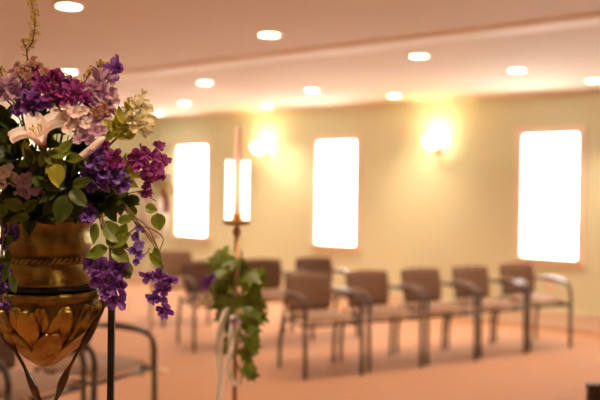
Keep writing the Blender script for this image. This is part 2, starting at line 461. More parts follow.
def make_chair(label, group):
    e = thing('armchair', label, 'chair', (0, 0, 0), 0, group)
    def P(m, name, mt, **k):
        o = bpy.data.objects.new(name, m.mesh(name, mt, **k)); C.objects.link(o); o.parent = e; return o
    m = rounded_panel(lambda x, y: (Vector((x * .225, -.02 + y * .225, .443 + .012 * (1 - x * x) - .012 * max(0, -y) ** 4)), Vector((0, 0, 1))), th=.055)
    P(m, 'seat', MT['seat'])
    def bk(x, y):
        z = .615 + y * .155
        yy = .205 + (z - .45) * .20 + .035 * (1 - x * x)
        return Vector((x * (.215 + .008 * y), yy, z)), Vector((x * .15, -1, .2)).normalized()
    P(rounded_panel(bk, th=.045), 'backrest', MT['back'])
    m = MB()   # seat frame
    z = .405
    m.tube([(-.235, -.22, z), (.235, -.22, z)], .012); m.tube([(-.235, .18, z), (.235, .18, z)], .012)
    m.tube([(-.24, -.225, z), (-.24, .20, z)], .012); m.tube([(.24, -.225, z), (.24, .20, z)], .012)
    P(m, 'seat_frame', MT['frame'])
    m = MB()
    for s in (-1, 1):
        m.tube(bez([(s * .17, .19, .40), (s * .17, .24, .45), (s * .17, .258, .56), (s * .17, .272, .66)], 6), .010)
    m.tube([(-.17, .262, .58), (.17, .262, .58)], .009)
    m.tube([(-.17, .19, .40), (.17, .19, .40)], .009)
    P(m, 'back_support', MT['frame'])
    for s in (-1, 1):
        m = MB(); m.tube([(s * .25, -.24, 0), (s * .25, -.24, .015), (s * .25, -.235, .2), (s * .25, -.23, .48)], .0165, 10)
        P(m, 'leg', MT['frame'])
        m = MB(); m.tube(bez([(s * .25, .25, 0), (s * .25, .245, .2), (s * .245, .20, .41), (s * .245, .195, .45)], 6), .0155, 10)
        P(m, 'leg', MT['frame'])
        m = MB()
        m.tube(bez([(s * .25, -.23, .47), (s * .25, -.23, .53), (s * .25, -.205, .585), (s * .25, -.14, .613), (s * .25, 0, .622), (s * .245, .15, .622), (s * .225, .235, .622)], 6), .0155, 10)
        a = P(m, 'armrest', MT['frame'])
        m = MB(); m.tube(bez([(s * .25, -.18, .617), (s * .25, -.05, .637), (s * .25, .12, .643)], 6), [.016 + .006 * math.sin(PI * i / 12) for i in range(13)], 10, sx=.55, sy=1.35)
        o = bpy.data.objects.new('arm_pad', m.mesh('arm_pad', MT['armpad'])); C.objects.link(o); o.parent = a
    return e
proto = make_chair('', '')
used = [False]
def place(foot, rz, label, group, side=-1):
    """foot = world xy of the front leg (side -1 left / +1 right as seen facing the chair's local x)"""
    o = proto if not used[0] else copy_tree(proto)
    used[0] = True
    R = Matrix.Rotation(rz, 3, 'Z')
    c = Vector((foot[0], foot[1], 0)) - R @ Vector((side * .25, -.24, 0))
    o.location = (c.x, c.y, 0); o.rotation_euler = (0, 0, rz)
    o['label'] = label; o['group'] = group
rz1 = math.radians(25)
G1 = 'brown armchairs in the front row'
row = [(303, 380), (367, 372), (425, 365), (478, 358), (527, 351)]
labs = ['brown padded armchair nearest the candle stand in the front row', 'brown padded armchair second from the left in the front row, under the middle window',
        'brown padded armchair in the middle of the front row, below the right sconce', 'brown padded armchair fourth from the left in the front row, left of the right-hand window',
        'brown padded armchair at the right end of the front row, under the right-hand window']
for i, ((px, py), lb) in enumerate(zip(row, labs)):
    f = at_z(px + 2, py, 0); place(f, rz1, lb, G1)
r_ = Vector((.84, .54, 0)).normalized()
G2 = 'brown armchairs in the rows behind'
b0 = Vector((-.93, 7.45, 0))
place(b0, rz1, 'brown armchair behind, seen between the hanging blossoms and the ivy', G2)
place(b0 + r_ * .64, rz1, 'brown armchair in the second row, back just right of the ivy', G2)
place(b0 + r_ * 1.27, rz1, 'brown armchair of the second row, peeking over the one beside the candle stand', G2)
place(Vector((-1.42, 8.75, 0)), rz1, 'farthest brown armchair, under the left window', G2)
G3 = 'dark armchairs at the lower left behind the urn'
wv = Vector((.486, .874, 0)).normalized(); rz3 = math.atan2(wv.y, wv.x)
f0 = Vector((-.83, 4.86, 0))
place(f0, rz3, 'dark tubular armchair whose curved arm shows right of the black iron upright', G3, side=1)
place(f0 - wv * .58, rz3, 'dark tubular armchair directly behind the tip of the gold urn', G3, side=1)
place(f0 - wv * 1.16, rz3, 'dark tubular armchair at the lower left corner of the photo', G3, side=1)

# ------------------------------------------------------------------ dark wooden bench corner at right edge
p = at(588, 384.5, 2.9)
e = thing('bench', 'dark brown wooden bench, only its top corner showing at the lower right', 'bench', (p.x, p.y, 0), math.radians(-4))
hb = p.z
def bpart(name, boxes, bev=.004):
    m = MB()
    for c, sz in boxes: m.box(c, sz)
    o = bpy.data.objects.new(name, m.mesh(name, MT['wood'], False)); C.objects.link(o); o.parent = e
    q = o.modifiers.new('bevel', 'BEVEL'); q.width = bev; q.segments = 2
bpart('backrest', [((.65, .012, (hb + .48) / 2), (1.22, .024, hb - .48))])
bpart('top_rail', [((.65, .014, hb - .012), (1.3, .045, .024))])
bpart('end_panel', [((.02, .24, .31), (.04, .44, .62))]); bpart('end_panel', [((1.28, .24, .31), (.04, .44, .62))])
bpart('seat', [((.65, .24, .44), (1.22, .42, .035))])
bpart('back_post', [((.02, .012, hb / 2 - .012), (.04, .03, hb - .024))]); bpart('back_post', [((1.28, .012, hb / 2 - .012), (.04, .03, hb - .024))])

# ------------------------------------------------------------------ candle stand with candle, shade, ivy, ribbon
ZC = 3.0
c0 = at(237, 222, ZC); cx, cy, cz = c0
e = thing('candle_stand', 'slender brass floor candle stand wound with ivy', 'candle stand', (cx, cy, 0))
m = MB(); m.lathe([(.0, .0), (.13, .0), (.135, .008), (.12, .02), (.05, .035), (.018, .06), (.0, .06)], (0, 0, 0), 36)
m.build('base', MT['brass'], e)
m = MB(); m.tube([(0, 0, .05), (0, 0, .4), (0, 0, .8), (0, 0, cz - .012)], .0085, 14)
for z in (.12, cz - .035): m.ball((0, 0, z), .016, 14, 8)
m.build('pole', MT['brass'], e)
m = MB(); m.lathe([(0, cz - .014), (.02, cz - .014), (.045, cz - .008), (.055, cz + .004), (.053, cz + .006), (.042, cz - .004), (0, cz - .006)], (0, 0, 0), 36)
m.build('drip_tray', MT['brass'], e)
m = MB(); m.lathe([(0, cz - .006), (.02, cz - .006), (.019, cz + .03), (.0155, cz + .032), (.0155, cz), (0, cz)], (0, 0, 0), 24)
m.build('candle_socket', MT['brass'], e)
top = at(236.5, 126, ZC).z
e = thing('taper_candle', 'tall pale pink candle standing in the brass holder', 'candle', (cx, cy, cz))
m = MB(); m.lathe([(0, .001), (.0145, .001), (.0142, .1), (.0135, top - cz - .01), (.011, top - cz - .003), (0, top - cz - .001)], (0, 0, 0), 24)
m.build('wax', MT['candle'], e)
m = MB(); m.tube([(0, 0, top - cz - .002), (.001, 0, top - cz + .006), (.003, 0, top - cz + .011)], .001, 6); m.build('wick', MT['black'], e)
zt = at(236, 160, ZC).z
m = MB()
def sh(a, b, r):
    th = math.radians(-25 + 230 * a)   # open to the front
    return Vector((r * math.cos(th), r * math.sin(th), b * (zt - cz - .008) + .007))
m.grid(lambda a, b: sh(a, b, .042), 30, 8)
o = m.build('glass_shade', MT['shade'], None, solid=.003); o.location = (cx, cy, cz)
tag(o, 'bright glowing glass wind shade around the lower half of the pink candle', 'candle shade')

def ivy_leaf(m, base, d, nrm, L, rnd):
    """five lobed ivy leaf"""
    d = d.normalized(); s = d.cross(nrm).normalized(); nn = s.cross(d)
    out = [(0, 0), (.30, -.12), (.52, .10), (.34, .30), (.48, .62), (.20, .58), (0, 1.05), (-.20, .58), (-.48, .62), (-.34, .30), (-.52, .10), (-.30, -.12)]
    vs = [base + d * (.35 * L)]; uv = [(0.5, 0.0)]
    droop = rnd.uniform(.1, .35)
    for x, y in out:
        b = -abs(x) * .25 - droop * y * y * .5
        vs.append(base + (s * x + d * y + nn * b) * L); uv.append((.5, min(1, abs(x) + abs(y - .35))))
    k = len(out)
    m.add(vs, [(0, 1 + i, 1 + (i + 1) % k) for i in range(k)], uv)

rnd = random.Random(5)
e = thing('ivy_garland', 'green ivy garland wound around the slender candle stand', 'ivy', (cx, cy, .75))
vine = []
zt_, zb_ = at(225, 250, ZC).z, at(245, 385, ZC).z
for i in range(60):
    q = i / 59; z = zt_ + (zb_ - zt_) * q
    a = q * 13
    vine.append(Vector((cx + .016 * math.cos(a) + .01 * math.sin(q * 9), cy + .016 * math.sin(a), z)))
m = MB(); m.tube(vine, .0028, 6)
spots = [(218, 256, 11), (212, 262, 10), (222, 268, 11), (215, 275, 11), (228, 262, 9), (210, 284, 10), (219, 290, 11), (227, 280, 9), (213, 297, 9), (224, 300, 10), (216, 306, 9),
         (246, 272, 11), (255, 278, 11), (262, 281, 10), (249, 288, 12), (258, 292, 11), (244, 298, 11), (254, 304, 12), (263, 306, 10), (247, 313, 12), (256, 318, 12), (264, 318, 9),
         (228, 312, 9), (218, 318, 8), (224, 327, 10), (231, 335, 9), (228, 345, 12), (235, 350, 11), (250, 330, 10), (256, 334, 8), (250, 345, 9), (255, 350, 9), (248, 358, 10), (252, 367, 10), (256, 375, 8), (247, 373, 8), (242, 322, 9), (240, 335, 8), (232, 290, 9), (237, 305, 9), (240, 280, 9), (230, 322, 8)]
m2 = MB()
for (px, py, s) in spots:
    L = s * 2.5 * ZC / FPX
    p = at(px, py, ZC + rnd.uniform(-.05, .04))
    vz = min(vine, key=lambda v: abs(v.z - p.z - .01))
    d = Vector((p.x - vz.x, p.y - vz.y, 0)).normalized() * .8 + Vector((rnd.uniform(-.4, .4), rnd.uniform(-.2, .2), rnd.uniform(-1.1, -.2)))
    nr = Vector((rnd.uniform(-.7, .7), -1, rnd.uniform(-.2, .9))).normalized()
    b = p - d.normalized() * L * .4
    ivy_leaf(m2, b, d, nr, L * .75, rnd)
    m.tube(bez([vz, (vz + b) / 2 + Vector((0, 0, .01)), b], 3), .0012, 4)
m.build('vine', MT['stem'], e, loc=e.location)
m2.build('foliage', MT['ivy'], e, loc=e.location)

IVY_BLOOMS = [(204, 283, 15, 'purple'), (210, 277, 11, 'violet'), (207, 297, 9, 'cream'), (203, 304, 8, 'cream'), (236, 322, 10, 'lavender'), (239, 312, 8, 'cream')]
def ribbon(name, pts, wdt, label, seed=0):
    r = random.Random(seed); P = bez(pts, 10); k = len(P)
    m = MB(); ph = r.uniform(0, 6)
    def fn(a, b):
        p = P[min(int(b * (k - 1) + .5), k - 1)]
        tw = .5 * math.sin(b * 5 + ph)
        side = Vector((math.cos(tw), math.sin(tw), .1))
        return p + side * (a - .5) * wdt + Vector((0, .006 * math.sin(a * 6 + b * 14), 0))
    m.grid(fn, 6, k - 1)
    o = m.build(name, MT['ribbon'], None, solid=.0012, loc=P[0])
    return tag(o, label, 'ribbon')
ribbon('satin_ribbon', [at(226, 308, 2.97), at(221, 328, 2.95), at(219, 355, 2.95), at(221, 385, 2.95), at(217, 412, 2.95)], .027, 'long white ribbon tail hanging left of the candle stand pole', 1)
ribbon('satin_ribbon', [at(233, 315, 2.96), at(231, 345, 2.94), at(228, 365, 2.93), at(234, 386, 2.93)], .024, 'shorter white ribbon tail close beside the candle stand pole', 4)


# ------------------------------------------------------------------ flower parts
def petal(m, L, Wd, a0, az, cup=.25, ruff=.08, curl=.5, seed=0, tip=.0, base_w=.12, nu=6, nv=7, r0=.04):
    """petal radiating from origin; a0 elevation angle from the axis (0 = along +Z), curling outward"""
    r = random.Random(seed); ph = r.uniform(0, 6)
    ca, sa = math.cos(az), math.sin(az)
    # centreline in (r,z)
    cl = [(r0 * L, 0.0)]; ang = a0
    for j in range(nv):
        ang = a0 + curl * ((j + 1) / nv) ** 1.3
        cl.append((cl[-1][0] + math.sin(ang) * L / nv, cl[-1][1] + math.cos(ang) * L / nv))
    def fn(a, b):
        j = min(int(b * nv + .5), nv); x, z = cl[j]
        an = a0 + curl * b ** 1.3
        wv = (base_w + (1 - base_w) * math.sin(PI * min(1, b ** .8) * (.62 if tip == 0 else .5 + .5 * b)) ** .9) * Wd
        if tip: wv = Wd * max(.0, (math.sin(PI * min(b * .93 + .04, 1)) ** .75))
        elif b > .85: wv *= math.sqrt(max(0.12, 1 - ((b - .85) / .155) ** 2))
        s = (a - .5) * 2
        lift = cup * Wd * (s * s) + ruff * L * b * math.sin(s * 5 + ph) * abs(s)
        yy = s * wv / 2
        nx, nz = -math.cos(an), math.sin(an)
        X = x + nx * lift; Z = z + nz * lift
        return Vector((X * ca - yy * sa, X * sa + yy * ca, Z))
    m.grid(fn, nu, nv)

def floret_mesh(kind, seed):
    m = MB(); r = random.Random(seed)
    if kind == 'pea':       # five broad rounded petals
        for i in range(5):
            petal(m, r.uniform(.85, 1.45), r.uniform(.62, .95), math.radians(r.uniform(20, 75)), i * 2 * PI / 5 + r.uniform(-.35, .35), cup=r.uniform(.1, .45), ruff=.2, curl=r.uniform(.1, 1.1), seed=seed * 7 + i, nu=8)
        petal(m, r.uniform(.4, .6), .45, math.radians(r.uniform(5, 30)), 1 + seed, cup=.3, ruff=.15, curl=.4, seed=seed * 9 + i)
    elif kind == 'star':    # four-five small petals
        for i in range(5):
            petal(m, r.uniform(.85, 1.15), .8, math.radians(r.uniform(45, 70)), i * 2 * PI / 5 + r.uniform(-.15, .15), cup=.15, ruff=.08, curl=.5, seed=seed * 7 + i)
    elif kind == 'double':
        for q, (l, a) in enumerate([(1.0, 68), (.8, 45), (.55, 22)]):
            for i in range(6):
                petal(m, l * r.uniform(.85, 1.1), .62, math.radians(a), i * PI / 3 + q * .5 + r.uniform(-.2, .2), cup=.3, ruff=.14, curl=.5, seed=seed * 7 + i + q * 10)
    elif kind == 'lily':
        for i in range(6):
            petal(m, 1.0 * r.uniform(.85, 1.1), .50, math.radians(10 + 5 * (i % 2)), i * PI / 3 + r.uniform(-.15, .15), cup=.3, ruff=.03, curl=math.radians(92), seed=seed + i, tip=1, nv=10, r0=.06)
    elif kind == 'bud':
        for i in range(4):
            petal(m, 1.0, .8, math.radians(12), i * PI / 2, cup=.5, ruff=.05, curl=-.3, seed=seed + i)
    m.m = 1
    if kind in ('pea', 'star', 'double'): m.ball((0, 0, .12), .10, 8, 5)
    elif kind == 'lily':
        for i in range(6):
            a = i * PI / 3 + .3
            m.tube([(0, 0, .1), (.06 * math.cos(a), .06 * math.sin(a), .35), (.14 * math.cos(a), .14 * math.sin(a), .55)], .012, 5)
            m.ball((.14 * math.cos(a), .14 * math.sin(a), .56), .03, 6, 4, (1, 1, 1.6))
    m.m = 2
    m.lathe([(0, -.16), (.05, -.15), (.09, -.04), (.10, .05), (.04, .06)], (0, 0, 0), 8)
    return m
FM = {}
def floret(kind, variant, mname):
    k = (kind, variant, mname)
    if k not in FM:
        FM[k] = floret_mesh(kind, variant * 31 + 3).mesh('blossom_mesh', [MT[mname], MT['centre'], MT['leaf']])
    return FM[k]

UX, UY = at(47, 300, 1.6).x, 1.6
MOUTH = Vector((UX, UY, at(47, 216, 1.6).z))
CORE = Vector((UX, UY, at(47, 165, 1.6).z))
def dome(px, py):
    q = 1 - ((px - 47) / 112) ** 2 - ((py - 150) / 105) ** 2
    return 1.60 - .15 * math.sqrt(max(0, q))
rf = random.Random(11)

def leaf_geo(m, base, d, nrm, L, Wd, fold=.25, droop=.3, tipw=1.0):
    d = d.normalized(); s = d.cross(nrm).normalized(); nn = s.cross(d)
    def fn(a, b):
        w_ = Wd * (math.sin(PI * b ** .8) ** .8 if b < 1 else 0) * .5
        x = (a - .5) * 2
        return base + d * (L * b) + s * (x * w_) + nn * (abs(x) * w_ * fold - droop * L * b * b + .05 * L * math.sin(b * 8) * abs(x))
    o = len(m.v)
    m.grid(fn, 6, 8)
    for i in range(o, len(m.v)):
        uu, vv = m.uv[i]; m.uv[i] = (uu, min(1, abs(uu - .5) * 2))

def spray(name, label, cat, mname, kind, blooms, via=None, group='artificial flower stems in the gold urn', leaves=(), leafmat='leaf', stem_r=.0016, bname='blossom', face=None):
    """blooms: (px,py,diameter_px[,Z])"""
    e = thing(name, label, cat, (MOUTH.x, MOUTH.y, MOUTH.z), 0, group)
    pts = []
    for b in blooms:
        Z = b[3] if len(b) > 3 else dome(b[0], b[1]) + rf.uniform(-.012, .012)
        pts.append((at(b[0], b[1], Z), b[2] * Z / FPX))
    cen = sum((p for p, _ in pts), Vector()) / len(pts)
    hub = cen.lerp(CORE, .35) if via is None else at(*via[-1])
    m = MB()
    root = MOUTH + Vector((rf.uniform(-.03, .03), rf.uniform(-.03, .03), -.02))
    mid = [at(*v) for v in via[:-1]] if via else [root.lerp(hub, .5) + Vector((0, 0, .01))]
    m.tube(bez([root] + mid + [hub], 8), stem_r * 1.3, 6)
    for i, (p, dia) in enumerate(pts):
        out = (p - hub); 
        if out.length < 1e-4: out = Vector((0, -1, 0))
        o = bpy.data.objects.new(bname, floret(kind, rf.randrange(6), mname)); C.objects.link(o); o.parent = e
        f = (out.normalized() * .7 + Vector((0, -.9, .15)) + Vector((rf.uniform(-.45, .45), rf.uniform(-.2, .2), rf.uniform(-.45, .45)))).normalized()
        if face: f = (Vector(face) + Vector((rf.uniform(-.3, .3), rf.uniform(-.2, .2), rf.uniform(-.3, .3)))).normalized()
        s = dia * .5 * (rf.uniform(1.05, 1.4) if kind == 'pea' else rf.uniform(.95, 1.25))
        o.rotation_mode = 'QUATERNION'
        o.rotation_quaternion = f.to_track_quat('Z', 'Y') @ Quaternion((0, 0, 1), rf.uniform(0, 6.28))
        o.scale = (s, s, s)
        o.location = p - f * s * .35 - Vector(e.location)
        b0_ = p - f * s * .42
        m.tube(bez([hub, (hub + b0_) / 2 - f * .006, b0_], 4), stem_r, 5)
    m.build('stem', MT['stem'], e, loc=e.location)
    if leaves:
        ml = MB()
        for lf in leaves: add_leaf(ml, *lf)
        ml.build('foliage', MT[leafmat], e, loc=e.location)
    return e

def add_leaf(m, px, py, ang, Lp, Wp=None, Z=None, tilt=.3, fold=.22, droop=.15):
    """px,py = base pixel; ang = image direction in degrees (0 right, 90 up); Lp length in px"""
    Z = dome(px, py) + .01 if Z is None else Z
    a = math.radians(ang)
    b = at(px, py, Z); d = right * math.cos(a) + up * math.sin(a) - fwd * tilt
    nr = (-fwd + up * rf.uniform(0, .6) + right * rf.uniform(-.5, .5)).normalized()
    k = Z / FPX
    leaf_geo(m, b, d, nr, Lp * k, (Wp or Lp * .55) * k, fold, droop)

GA = 'artificial flower stems in the gold urn'
# magenta / purple crown
spray('blossom_spray', 'cluster of magenta blossoms at the top of the urn bouquet', 'flower', 'magenta', 'pea',
      [(40, 84, 20), (50, 78, 18), (58, 84, 20), (47, 93, 18), (64, 92, 20), (70, 84, 16), (76, 95, 18), (84, 100, 16), (36, 74, 14), (56, 98, 16), (68, 101, 16), (78, 84, 13)])
spray('blossom_spray', 'deep violet blossoms at the upper left of the bouquet', 'flower', 'purple', 'pea',
      [(25, 98, 20), (31, 107, 18), (21, 108, 16), (34, 97, 16), (20, 88, 13), (44, 104, 15)])
spray('blossom_spray', 'lavender blossoms at the left edge beside the crown', 'flower', 'lavender', 'pea',
      [(9, 82, 17), (3, 92, 17), (14, 93, 18), (13, 71, 10), (-6, 84, 16)])
spray('dried_blossoms', 'dusty pink dried blossoms on the very top of the bouquet', 'flower', 'dusty', 'double',
      [(22, 70, 14), (30, 64, 13), (38, 66, 14), (27, 78, 13), (45, 71, 11), (17, 64, 9), (33, 58, 8)])
spray('blossom_spray', 'pink and mauve blossoms at the upper right of the bouquet', 'flower', 'lavender', 'pea',
      [(93, 88, 16), (103, 94, 17), (97, 101, 16), (109, 102, 15), (90, 100, 15), (112, 92, 11)])
spray('dried_blossoms', 'small dusty brown-pink blossoms right of the pink clusters', 'flower', 'dusty', 'double',
      [(104, 108, 14), (112, 110, 12), (99, 90, 12), (88, 93, 12), (108, 97, 11), (96, 112, 12)])
spray('blossom_spray', 'two-lobed purple blossom sprig standing out at the top right', 'flower', 'lavender', 'pea',
      [(98, 81, 18), (107, 77, 15)], via=[(85, 110, 1.58), (96, 86, 1.58)])
spray('blossom_spray', 'single purple bloom tipping the upper right sprig', 'flower', 'purple', 'pea',
      [(116, 70, 21), (111, 77, 14)], via=[(88, 112, 1.58), (108, 82, 1.58)])
spray('hydrangea', 'large pale pink hydrangea head above the lily', 'flower', 'pink', 'star',
      [(58, 112, 15), (66, 107, 15), (74, 112, 15), (62, 119, 15), (71, 119, 15), (80, 118, 15), (55, 122, 14), (78, 126, 14), (68, 128, 14), (60, 104, 12), (84, 110, 12), (86, 124, 12)])
spray('hydrangea', 'lavender hydrangea cluster right of the pale pink head', 'flower', 'lavender', 'star',
      [(90, 115, 15), (98, 121, 15), (88, 126, 14), (95, 131, 15), (84, 134, 14), (104, 115, 13), (91, 141, 13), (102, 130, 12), (78, 139, 12)])
spray('hydrangea', 'pink hydrangea at the left edge above the urn rim', 'flower', 'pink', 'star',
      [(3, 172, 15), (10, 178, 15), (2, 184, 15), (12, 189, 15), (4, 196, 15), (-6, 178, 15), (-5, 192, 14), (8, 168, 12)])
spray('blossom_spray', 'mauve blossoms beside the pink hydrangea at lower left', 'flower', 'lavender', 'star',
      [(24, 181, 15), (34, 187, 15), (27, 192, 14), (40, 193, 12), (20, 191, 12), (30, 177, 11)])
# lily
e = thing('lily', 'large pale pink lily with magenta throat in the middle of the bouquet', 'flower', MOUTH, 0, GA)
zl = 1.44
for (px, py, sz, f, rot) in [(43, 147, 40, Vector((-.2, -.62, 1.0)), .2)]:
    o = bpy.data.objects.new('blossom', floret('lily', 0, 'lily')); C.objects.link(o); o.parent = e
    o.rotation_mode = 'QUATERNION'
    o.rotation_quaternion = f.normalized().to_track_quat('Z', 'Y') @ Quaternion((0, 0, 1), rot)
    s = sz * zl / FPX; o.scale = (s, s, s); o.location = at(px, py, zl) - MOUTH
m = MB(); m.tube(bez([MOUTH + Vector((0, 0, -.02)), at(45, 180, 1.5), at(43, 149, zl)], 8), .003, 8); m.build('stem', MT['stem'], e, loc=MOUTH)
e = thing('lily_bud', 'long pale closed bud slanting up to the right beside the lily', 'flower', MOUTH, 0, GA)
pa, pb = at(76, 160, 1.45), at(105, 137, 1.46)
P_ = bez([pa, pa.lerp(pb, .4) + Vector((0, 0, -.002)), pa.lerp(pb, .8), pb], 5)
m = MB(); m.tube(P_, [.0022 + .0045 * math.sin(PI * min(1, .15 + i / 15 * .85)) for i in range(len(P_))], 10); m.build('bud', MT['lily'], e, loc=MOUTH)
m = MB(); m.tube(bez([MOUTH, at(68, 185, 1.5), pa], 6), .002, 6); m.build('stem', MT['stem'], e, loc=MOUTH)
# centre violet cluster
spray('blossom_spray', 'violet blossom cluster in the right centre of the bouquet', 'flower', 'violet', 'pea',
      [(94, 160, 18), (103, 153, 17), (100, 170, 19), (90, 173, 17), (112, 176, 18), (121, 183, 16), (104, 183, 17), (92, 184, 15), (120, 170, 12)])
spray('blossom_spray', 'magenta-pink blossoms on top of the violet cluster', 'flower', 'magenta', 'pea',
      [(113, 158, 16), (119, 163, 13), (108, 163, 14), (104, 146, 12)])
spray('blossom_spray', 'deep magenta blossom cluster at the far right against the bright window', 'flower', 'magenta', 'pea',
      [(136, 158, 16), (145, 153, 14), (158, 146, 13), (152, 156, 14), (162, 160, 16), (157, 168, 15), (149, 170, 15), (160, 176, 13), (148, 181, 14), (146, 191, 12), (140, 165, 14)],
      via=[(105, 180, 1.58), (142, 166, 1.57)], leaves=[(128, 176, 60, 16, 8, 1.58), (125, 170, 100, 14, 7, 1.58)], leafmat='leafolive')
# cream cluster upper right
spray('blossom_spray', 'cream yellow blossoms at the right beside a ceiling light', 'flower', 'cream', 'pea',
      [(141, 100, 13), (147, 108, 13), (142, 117, 14), (150, 122, 13), (138, 126, 14), (146, 131, 12), (132, 118, 11), (136, 108, 11), (143, 93, 8)],
      via=[(105, 150, 1.58), (135, 124, 1.58)],
      leaves=[(128, 128, 120, 22, 9, 1.57), (122, 125, 95, 20, 8, 1.57), (132, 120, 110, 18, 7, 1.57), (120, 135, 130, 22, 9, 1.56), (128, 140, 60, 20, 9, 1.57), (118, 128, 150, 18, 8, 1.57), (132, 112, 130, 12, 6, 1.57)], leafmat='leafolive')
# hanging sprays
spray('blossom_spray', 'violet blossom cluster hanging over the urn shoulder by the black upright', 'flower', 'purple', 'pea',
      [(93, 263, 18, 1.50), (104, 268, 19, 1.49), (118, 267, 18, 1.49), (108, 282, 20, 1.48), (119, 285, 18, 1.48), (98, 279, 15, 1.48), (117, 300, 18, 1.48), (108, 294, 14, 1.48)],
      via=[(88, 205, 1.50), (108, 240, 1.49), (110, 268, 1.495)], face=(0.2, -1, -.25))
spray('blossom_spray', 'small purple blossom cluster dangling lowest at the right, clear of the urn', 'flower', 'purple', 'pea',
      [(149, 276, 12, 1.53), (158, 276, 13, 1.53), (168, 281, 14, 1.53), (163, 289, 15, 1.52), (154, 297, 14, 1.52), (165, 311, 13, 1.52), (164, 300, 11, 1.52)],
      via=[(110, 200, 1.52), (138, 222, 1.53), (161, 255, 1.53), (159, 283, 1.535)],
      stem_r=.0010, leaves=[(161, 266, 130, 18, 9, 1.53), (160, 272, 60, 9, 5, 1.53)], leafmat='leaf', face=(0.1, -1, -.2))
spray('blossom_spray', 'tiny lavender-blue blossoms hanging right of the urn neck', 'flower', 'violet', 'star',
      [(138, 228, 8, 1.53), (135, 237, 9, 1.53), (139, 245, 10, 1.52), (133, 251, 10, 1.52), (139, 255, 9, 1.52), (136, 262, 7, 1.52), (143, 231, 5, 1.53), (122, 236, 6, 1.52)],
      via=[(115, 205, 1.54), (138, 226, 1.535)], face=(0.1, -1, .1))
spray('blossom_spray', 'single violet blossom lying over the dark leaves above the urn neck', 'flower', 'violet', 'pea', [(88, 213, 15, 1.475), (84, 216, 10, 1.475)])
spray('blossom_spray', 'violet blossoms over the left part of the urn rim', 'flower', 'violet', 'pea', [(9, 231, 15, 1.49), (14, 236, 11, 1.49), (3, 240, 12, 1.49)], via=[(20, 208, 1.5), (9, 228, 1.5)])
spray('blossom_spray', 'violet blossoms trailing down the left side of the urn', 'flower', 'violet', 'pea', [(2, 270, 14, 1.46), (4, 281, 14, 1.46), (-2, 290, 14, 1.46), (4, 303, 12, 1.45), (-5, 276, 14, 1.46), (8, 306, 9, 1.45)], via=[(5, 215, 1.50), (3, 240, 1.47), (0, 270, 1.47)])

e = thing('blossom_sprig', 'blurred purple and white blossoms tucked into the ivy on the candle stand', 'flower', (cx, cy, at(237, 290, ZC).z), 0)
m = MB()
for px, py, d_, mn in IVY_BLOOMS:
    p = at(px, py, ZC - .05); o = bpy.data.objects.new('blossom', floret('pea', rf.randrange(6), mn)); C.objects.link(o); o.parent = e
    f = Vector((rf.uniform(-.5, .5), -1, rf.uniform(-.2, .5))).normalized(); s_ = d_ * .5 * ZC / FPX
    o.rotation_mode = 'QUATERNION'; o.rotation_quaternion = f.to_track_quat('Z', 'Y'); o.scale = (s_, s_, s_); o.location = p - Vector(e.location)
    m.tube(bez([Vector((cx, cy - .012, p.z - .02)), (Vector((cx, cy - .03, p.z)) + p) / 2, p - f * s_ * .2], 4), .001, 5)
m.build('stem', MT['stem'], e, loc=e.location)

# ------------------------------------------------------------------ foliage stems filling the bouquet
def leafy(label, path, leaves, mname, group='leafy green stems in the gold urn', name='leafy_stem', extra=0, esz=24, r=.0018, stemmat='stem'):
    e = thing(name, label, 'foliage', MOUTH, 0, group)
    P = bez([MOUTH + Vector((rf.uniform(-.03, .03), rf.uniform(-.03, .03), -.02))] + [at(*q) for q in path], 8)
    m = MB(); m.tube(P, r, 6)
    ml = MB()
    for lf in leaves: add_leaf(ml, *lf)
    for i in range(extra):
        k = rf.randrange(len(P) // 3, len(P)); p = P[k]
        d = ((p - CORE).normalized() + Vector((rf.uniform(-1, 1), rf.uniform(-.9, .3), rf.uniform(-1, 1)))).normalized()
        nr = (Vector((0, -1, .4)) + Vector((rf.uniform(-.6, .6), 0, rf.uniform(-.4, .6)))).normalized()
        L = esz * rf.uniform(.7, 1.15) * p.y / FPX
        leaf_geo(ml, p, d, nr, L, L * .52, .22, rf.uniform(0, .35))
    m.build('stem', MT[stemmat], e, loc=MOUTH)
    ml.build('foliage', MT[mname], e, loc=MOUTH)
    return e
leafy('mid green leaf cluster just under the lily', [(50, 185, 1.5), (46, 158, 1.455)],
      [(45, 152, -35, 24, 15, 1.44), (50, 155, 10, 24, 14, 1.44), (44, 152, -100, 16, 10, 1.44), (60, 152, 40, 18, 12, 1.44), (66, 158, 0, 18, 11, 1.44), (38, 156, -150, 22, 10, 1.445), (57, 160, -60, 18, 12, 1.44)], 'leaf')
leafy('bright olive leaf pointing down in the middle of the bouquet', [(55, 185, 1.49), (57, 168, 1.44)],
      [(57, 164, -85, 24, 19, 1.43), (25, 140, -80, 26, 8, 1.45), (30, 150, -75, 14, 8, 1.445), (52, 166, -130, 10, 8, 1.435)], 'leafolive')
leafy('big dark leaves hanging over the front of the urn mouth', [(62, 205, 1.5), (66, 188, 1.455)],
      [(66, 195, -100, 30, 20, 1.435), (60, 190, -150, 24, 14, 1.44), (70, 190, -40, 26, 14, 1.44), (66, 188, 170, 26, 12, 1.44), (72, 186, 20, 24, 12, 1.45), (74, 196, -80, 24, 14, 1.45), (58, 193, -120, 26, 14, 1.445)], 'leafdark', extra=3)
leafy('olive green leaves at the left over the urn rim', [(30, 205, 1.5), (22, 205, 1.46)],
      [(24, 208, 160, 22, 14, 1.455), (8, 214, 150, 18, 12, 1.455), (24, 212, 40, 20, 11, 1.455), (6, 212, 200, 14, 10, 1.46), (30, 216, -170, 20, 10, 1.46)], 'leaf', extra=2)
